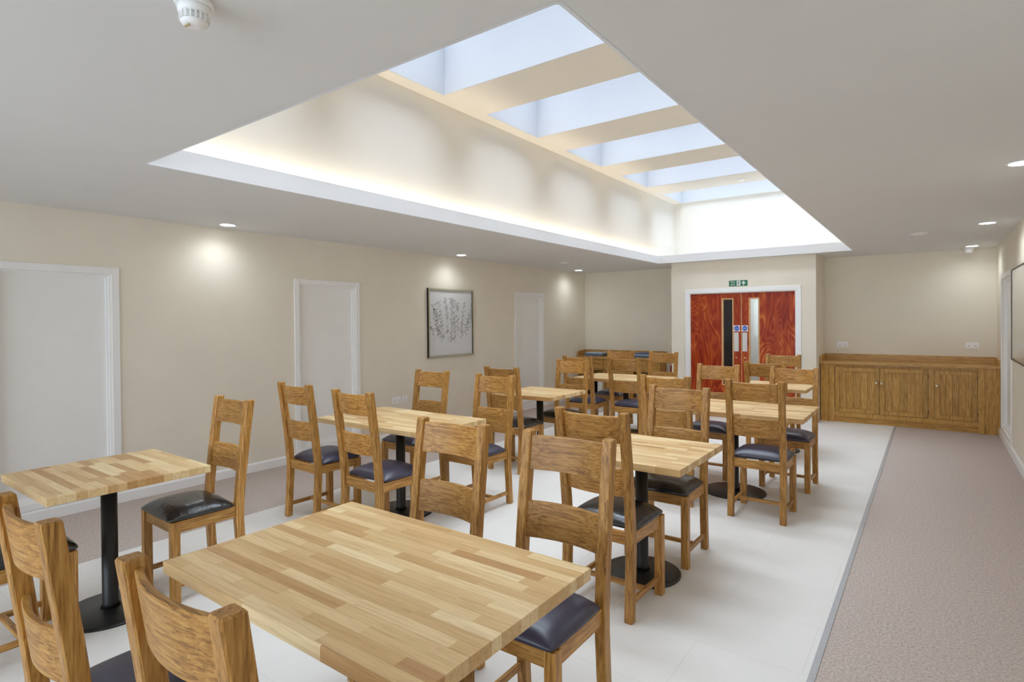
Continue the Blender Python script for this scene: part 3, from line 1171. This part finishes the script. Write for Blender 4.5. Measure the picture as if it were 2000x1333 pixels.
# ------------------------------------------------------------------ tables
TZ = 0.763


def make_table(name, lx, ly, label, loc, base_r, group):
    t = thing(name, label, 'table', (loc[0], loc[1], 0), 0, group)
    mb = MB()
    mb.box(-lx/2, lx/2, -ly/2, ly/2, TZ-0.04, TZ, 0.004)
    mb.build('table_top', TOP, t)
    MB().lathe([(base_r, 0.0), (base_r, 0.008), (base_r-0.012, 0.014), (0.07, 0.018), (0.048, 0.022)], n=56).build('base_plate', BLACKM, t)
    MB().lathe([(0.048, 0.022), (0.038, 0.045), (0.038, TZ-0.048)], n=32).build('column', BLACKM, t)
    mb = MB()
    a = min(lx, ly)*0.32
    mb.box(-a, a, -0.025, 0.025, TZ-0.048, TZ-0.0405, 0.002)
    mb.box(-0.025, 0.025, -a, a, TZ-0.0482, TZ-0.0407, 0.002)
    mb.build('top_bracket', BLACKM, t)
    return t


SQ, LG = 'square pedestal tables', 'rectangular pedestal tables'
TABLES = [
    ('square_table', 0.73, 0.735, 'square oak table at the left photo edge, before the first white door', (-3.600, 1.207), 0.24, SQ),
    ('rectangular_table', 1.185, 0.77, 'large rectangular oak table in the foreground, nearest to the camera', (-1.468, 1.226), 0.30, LG),
    ('square_table', 0.757, 0.75, 'square oak table just behind the foreground table, right of centre', (-1.437, 3.297), 0.231, SQ),
    ('rectangular_table', 1.22, 0.72, 'rectangular oak table at mid-left beside the second white door', (-3.500, 3.228), 0.26, LG),
    ('rectangular_table', 1.25, 0.79, 'rectangular oak table in the third row, right side, facing the sideboard', (-1.428, 5.310), 0.265, LG),
    ('square_table', 0.74, 0.74, 'square oak table in the third row, left side, in front of the third white door', (-3.490, 5.280), 0.205, SQ),
    ('rectangular_table', 1.22, 0.74, 'rectangular oak table in the farthest row, in front of the serving unit', (-3.380, 7.250), 0.25, LG),
    ('square_table', 0.74, 0.74, 'square oak table in the farthest row, before the double doors', (-1.475, 7.300), 0.245, SQ),
]
for a in TABLES:
    make_table(*a)


# ------------------------------------------------------------------ chairs
def chair_parts(root, leath):
    W, D = 0.19, 0.18
    ph, pd = 0.0225, 0.024
    HT = 1.08

    def post_y(z):
        if z < 0.36:
            return -D-0.022*(1-z/0.36)
        if z < 0.56:
            u = (z-0.36)/0.2
            return -D-0.010*u*u
        return -D-0.010-0.055*(z-0.56)/(HT-0.56)-0.010*((z-0.56)/(HT-0.56))**2
    for s_ in (-1, 1):
        zs_ = [0, 0.004, 0.2, 0.36, 0.41, 0.46, 0.51, 0.56, 0.7, 0.85, 1.0, HT-0.005, HT]
        rr = []
        for i, z in enumerate(zs_):
            k = 0.86 if z in (0, HT) else 1.0
            y = post_y(z)
            dd_ = pd*(1.0 if z > 0.3 else 0.94)
            hx, hy_ = ph*k, dd_*k
            c = 0.004
            x = s_*W
            rr.append([(x-hx+c, y-hy_, z), (x+hx-c, y-hy_, z), (x+hx, y-hy_+c, z), (x+hx, y+hy_-c, z),
                       (x+hx-c, y+hy_, z), (x-hx+c, y+hy_, z), (x-hx, y+hy_-c, z), (x-hx, y-hy_+c, z)])
        mb = MB()
        mb.rings(rr)
        mb.build('rear_leg', OAKZ, root)
        mb = MB()
        mb.box(s_*W-ph, s_*W+ph, D-ph, D+ph, 0, 0.452, 0.003)
        mb.build('front_leg', OAKZ, root)
        MB().box(s_*W-0.011, s_*W+0.011, -D+pd, D-ph, 0.388, 0.452, 0.002).build('seat_rail', OAKY, root)
        MB().box(s_*W-0.010, s_*W+0.010, -D+pd-0.012, D-ph, 0.082, 0.110, 0.003).build('stretcher', OAKY, root)
    MB().box(-W+ph, W-ph, D-0.010, D+0.014, 0.388, 0.452, 0.002).build('seat_rail', OAKX, root)
    MB().box(-W+ph, W-ph, -D-0.012, -D+0.012, 0.388, 0.452, 0.002).build('seat_rail', OAKX, root)
    MB().box(-W+0.010, W-0.010, -0.012, 0.012, 0.084, 0.108, 0.003).build('stretcher', OAKX, root)

    def slat(z0, z1):
        n = 14
        rr = []
        th = 0.009
        for i in range(n+1):
            u = -1+2*i/n
            x = u*(W-ph+0.004)
            bow = -0.030*(1-u*u)
            c = 0.003
            a, b = post_y(z0)+bow+0.004, post_y(z1)+bow+0.004
            rr.append([(x, a-th, z0+c), (x, a-th+c, z0), (x, a+th-c, z0), (x, a+th, z0+c),
                       (x, b+th, z1-c), (x, b+th-c, z1), (x, b-th+c, z1), (x, b-th, z1-c)])
        mb = MB()
        mb.rings(rr)
        o = mb.build('back_slat', OAKX, root)
    slat(0.918, 1.060)
    slat(0.640, 0.788)
    # padded seat
    mb = MB()
    nx, ny = 10, 10
    y0, y1 = -D+0.020, D+0.042
    wx = W+0.026
    bm = mb.bm
    top, bot = [], []
    for j in range(ny+1):
        rt_, rb_ = [], []
        for i in range(nx+1):
            u, v = -1+2*i/nx, -1+2*j/ny
            e = max(abs(u), abs(v))
            # squircle plan so the corners are soft
            k = 1-0.035*(u*u*v*v)
            x = wx*u*k
            y = (y0+y1)/2+(y1-y0)/2*v*k
            h = 0.470+0.056*((1-abs(u)**3.2)*(1-abs(v)**3.2))**0.55
            ins = 0.010 if e > 0.999 else 0
            rt_.append(bm.verts.new((x, y, h)))
            rb_.append(bm.verts.new((x*(1-0.03), (y0+y1)/2+(y-(y0+y1)/2)*(1-0.03), 0.4525)))
        top.append(rt_)
        bot.append(rb_)
    fs = []
    for j in range(ny):
        for i in range(nx):
            fs.append(bm.faces.new((top[j][i], top[j][i+1], top[j+1][i+1], top[j+1][i])))
            fs.append(bm.faces.new((bot[j][i], bot[j+1][i], bot[j+1][i+1], bot[j][i+1])))
    for i in range(nx):
        fs.append(bm.faces.new((top[0][i], bot[0][i], bot[0][i+1], top[0][i+1])))
        fs.append(bm.faces.new((top[ny][i], top[ny][i+1], bot[ny][i+1], bot[ny][i])))
    for j in range(ny):
        fs.append(bm.faces.new((top[j][0], top[j+1][0], bot[j+1][0], bot[j][0])))
        fs.append(bm.faces.new((top[j][nx], bot[j][nx], bot[j+1][nx], top[j+1][nx])))
    mb._tag(fs, True)
    mb.build('seat_cushion', leath, root, subsurf=1)


GR = 'ladder-back dining chairs'
CHAIRS = [
    ('b', -3.567, 1.628, 178.6, 'oak chair with glossy black seat on the far side of the left edge table'),
    ('b', -3.562, 0.788, 0.0, 'oak chair cut off by the left photo edge, only black seat corner and leg showing'),
    ('n', -1.905, 0.703, 0.0, 'large foreground oak chair at the bottom left corner, its back to the camera'),
    ('n', -1.122, 0.732, 0.0, 'cropped foreground oak chair back at the bottom edge, right of the corner chair'),
    ('n', -1.830, 1.765, 180.5, 'oak chair on the far side of the foreground table, left of its pair'),
    ('n', -1.212, 1.788, 180.5, 'oak chair with dark satin seat, far side of the foreground table, right of its pair'),
    ('b', -1.434, 2.911, -1.2, 'oak chair with glossy black seat, near side of the square table right of centre'),
    ('b', -1.427, 3.676, 180.4, 'oak chair with glossy black seat, far side of the square table right of centre'),
    ('n', -3.969, 2.833, -1.5, 'oak chair on the near side of the mid-left table, before the second white door'),
    ('n', -3.194, 2.770, -2.0, 'oak chair on the near side of the mid-left table, right one of its pair'),
    ('n', -3.886, 3.745, 179.1, 'oak chair on the far side of the mid-left table, below the framed print'),
    ('n', -3.090, 3.705, 178.2, 'oak chair on the far side of the mid-left table, at its right end'),
    ('n', -1.088, 4.848, 0.0, 'oak chair standing fully in view on the near side of the third row right table'),
    ('n', -1.802, 4.875, 0.1, 'oak chair on the near side of the third row right table, half hidden by another'),
    ('n', -1.784, 5.802, 180.2, 'oak chair on the far side of the third row right table, before left red door'),
    ('n', -1.073, 5.805, 179.0, 'oak chair on the far side of the third row right table, beside the sideboard'),
    ('b', -3.538, 4.900, -0.3, 'oak chair with black seat on the near side of the third row left table'),
    ('b', -3.442, 5.672, 180.1, 'oak chair with black seat on the far side of the third row left table'),
    ('n', -3.736, 6.790, 0.7, 'oak chair on the near side of the farthest left table, mostly behind another chair'),
    ('n', -3.071, 6.780, 0.2, 'oak chair with dark satin seat on the near side of the farthest left table'),
    ('n', -3.794, 7.712, 179.9, 'oak chair on the far side of the farthest left table, before the serving unit middle'),
    ('n', -3.132, 7.738, 179.9, 'oak chair on the far side of the farthest left table, nearest the projecting wall'),
    ('n', -1.451, 6.861, 0.0, 'oak chair on the near side of the farthest right table'),
    ('n', -1.564, 7.882, 180.1, 'oak chair on the far side of the farthest right table, before the right red door'),
]
proto = {}
for kind, x, y, th, lab in CHAIRS:
    if kind not in proto:
        c = thing('dining_chair', lab, 'chair', (x, y, 0), R(th), GR)
        chair_parts(c, LEATHB if kind == 'b' else LEATHN)
        proto[kind] = c
    else:
        c = copy_tree(proto[kind])
        c.location = (x, y, 0)
        c.rotation_euler = (0, 0, R(th))
        c['label'] = lab
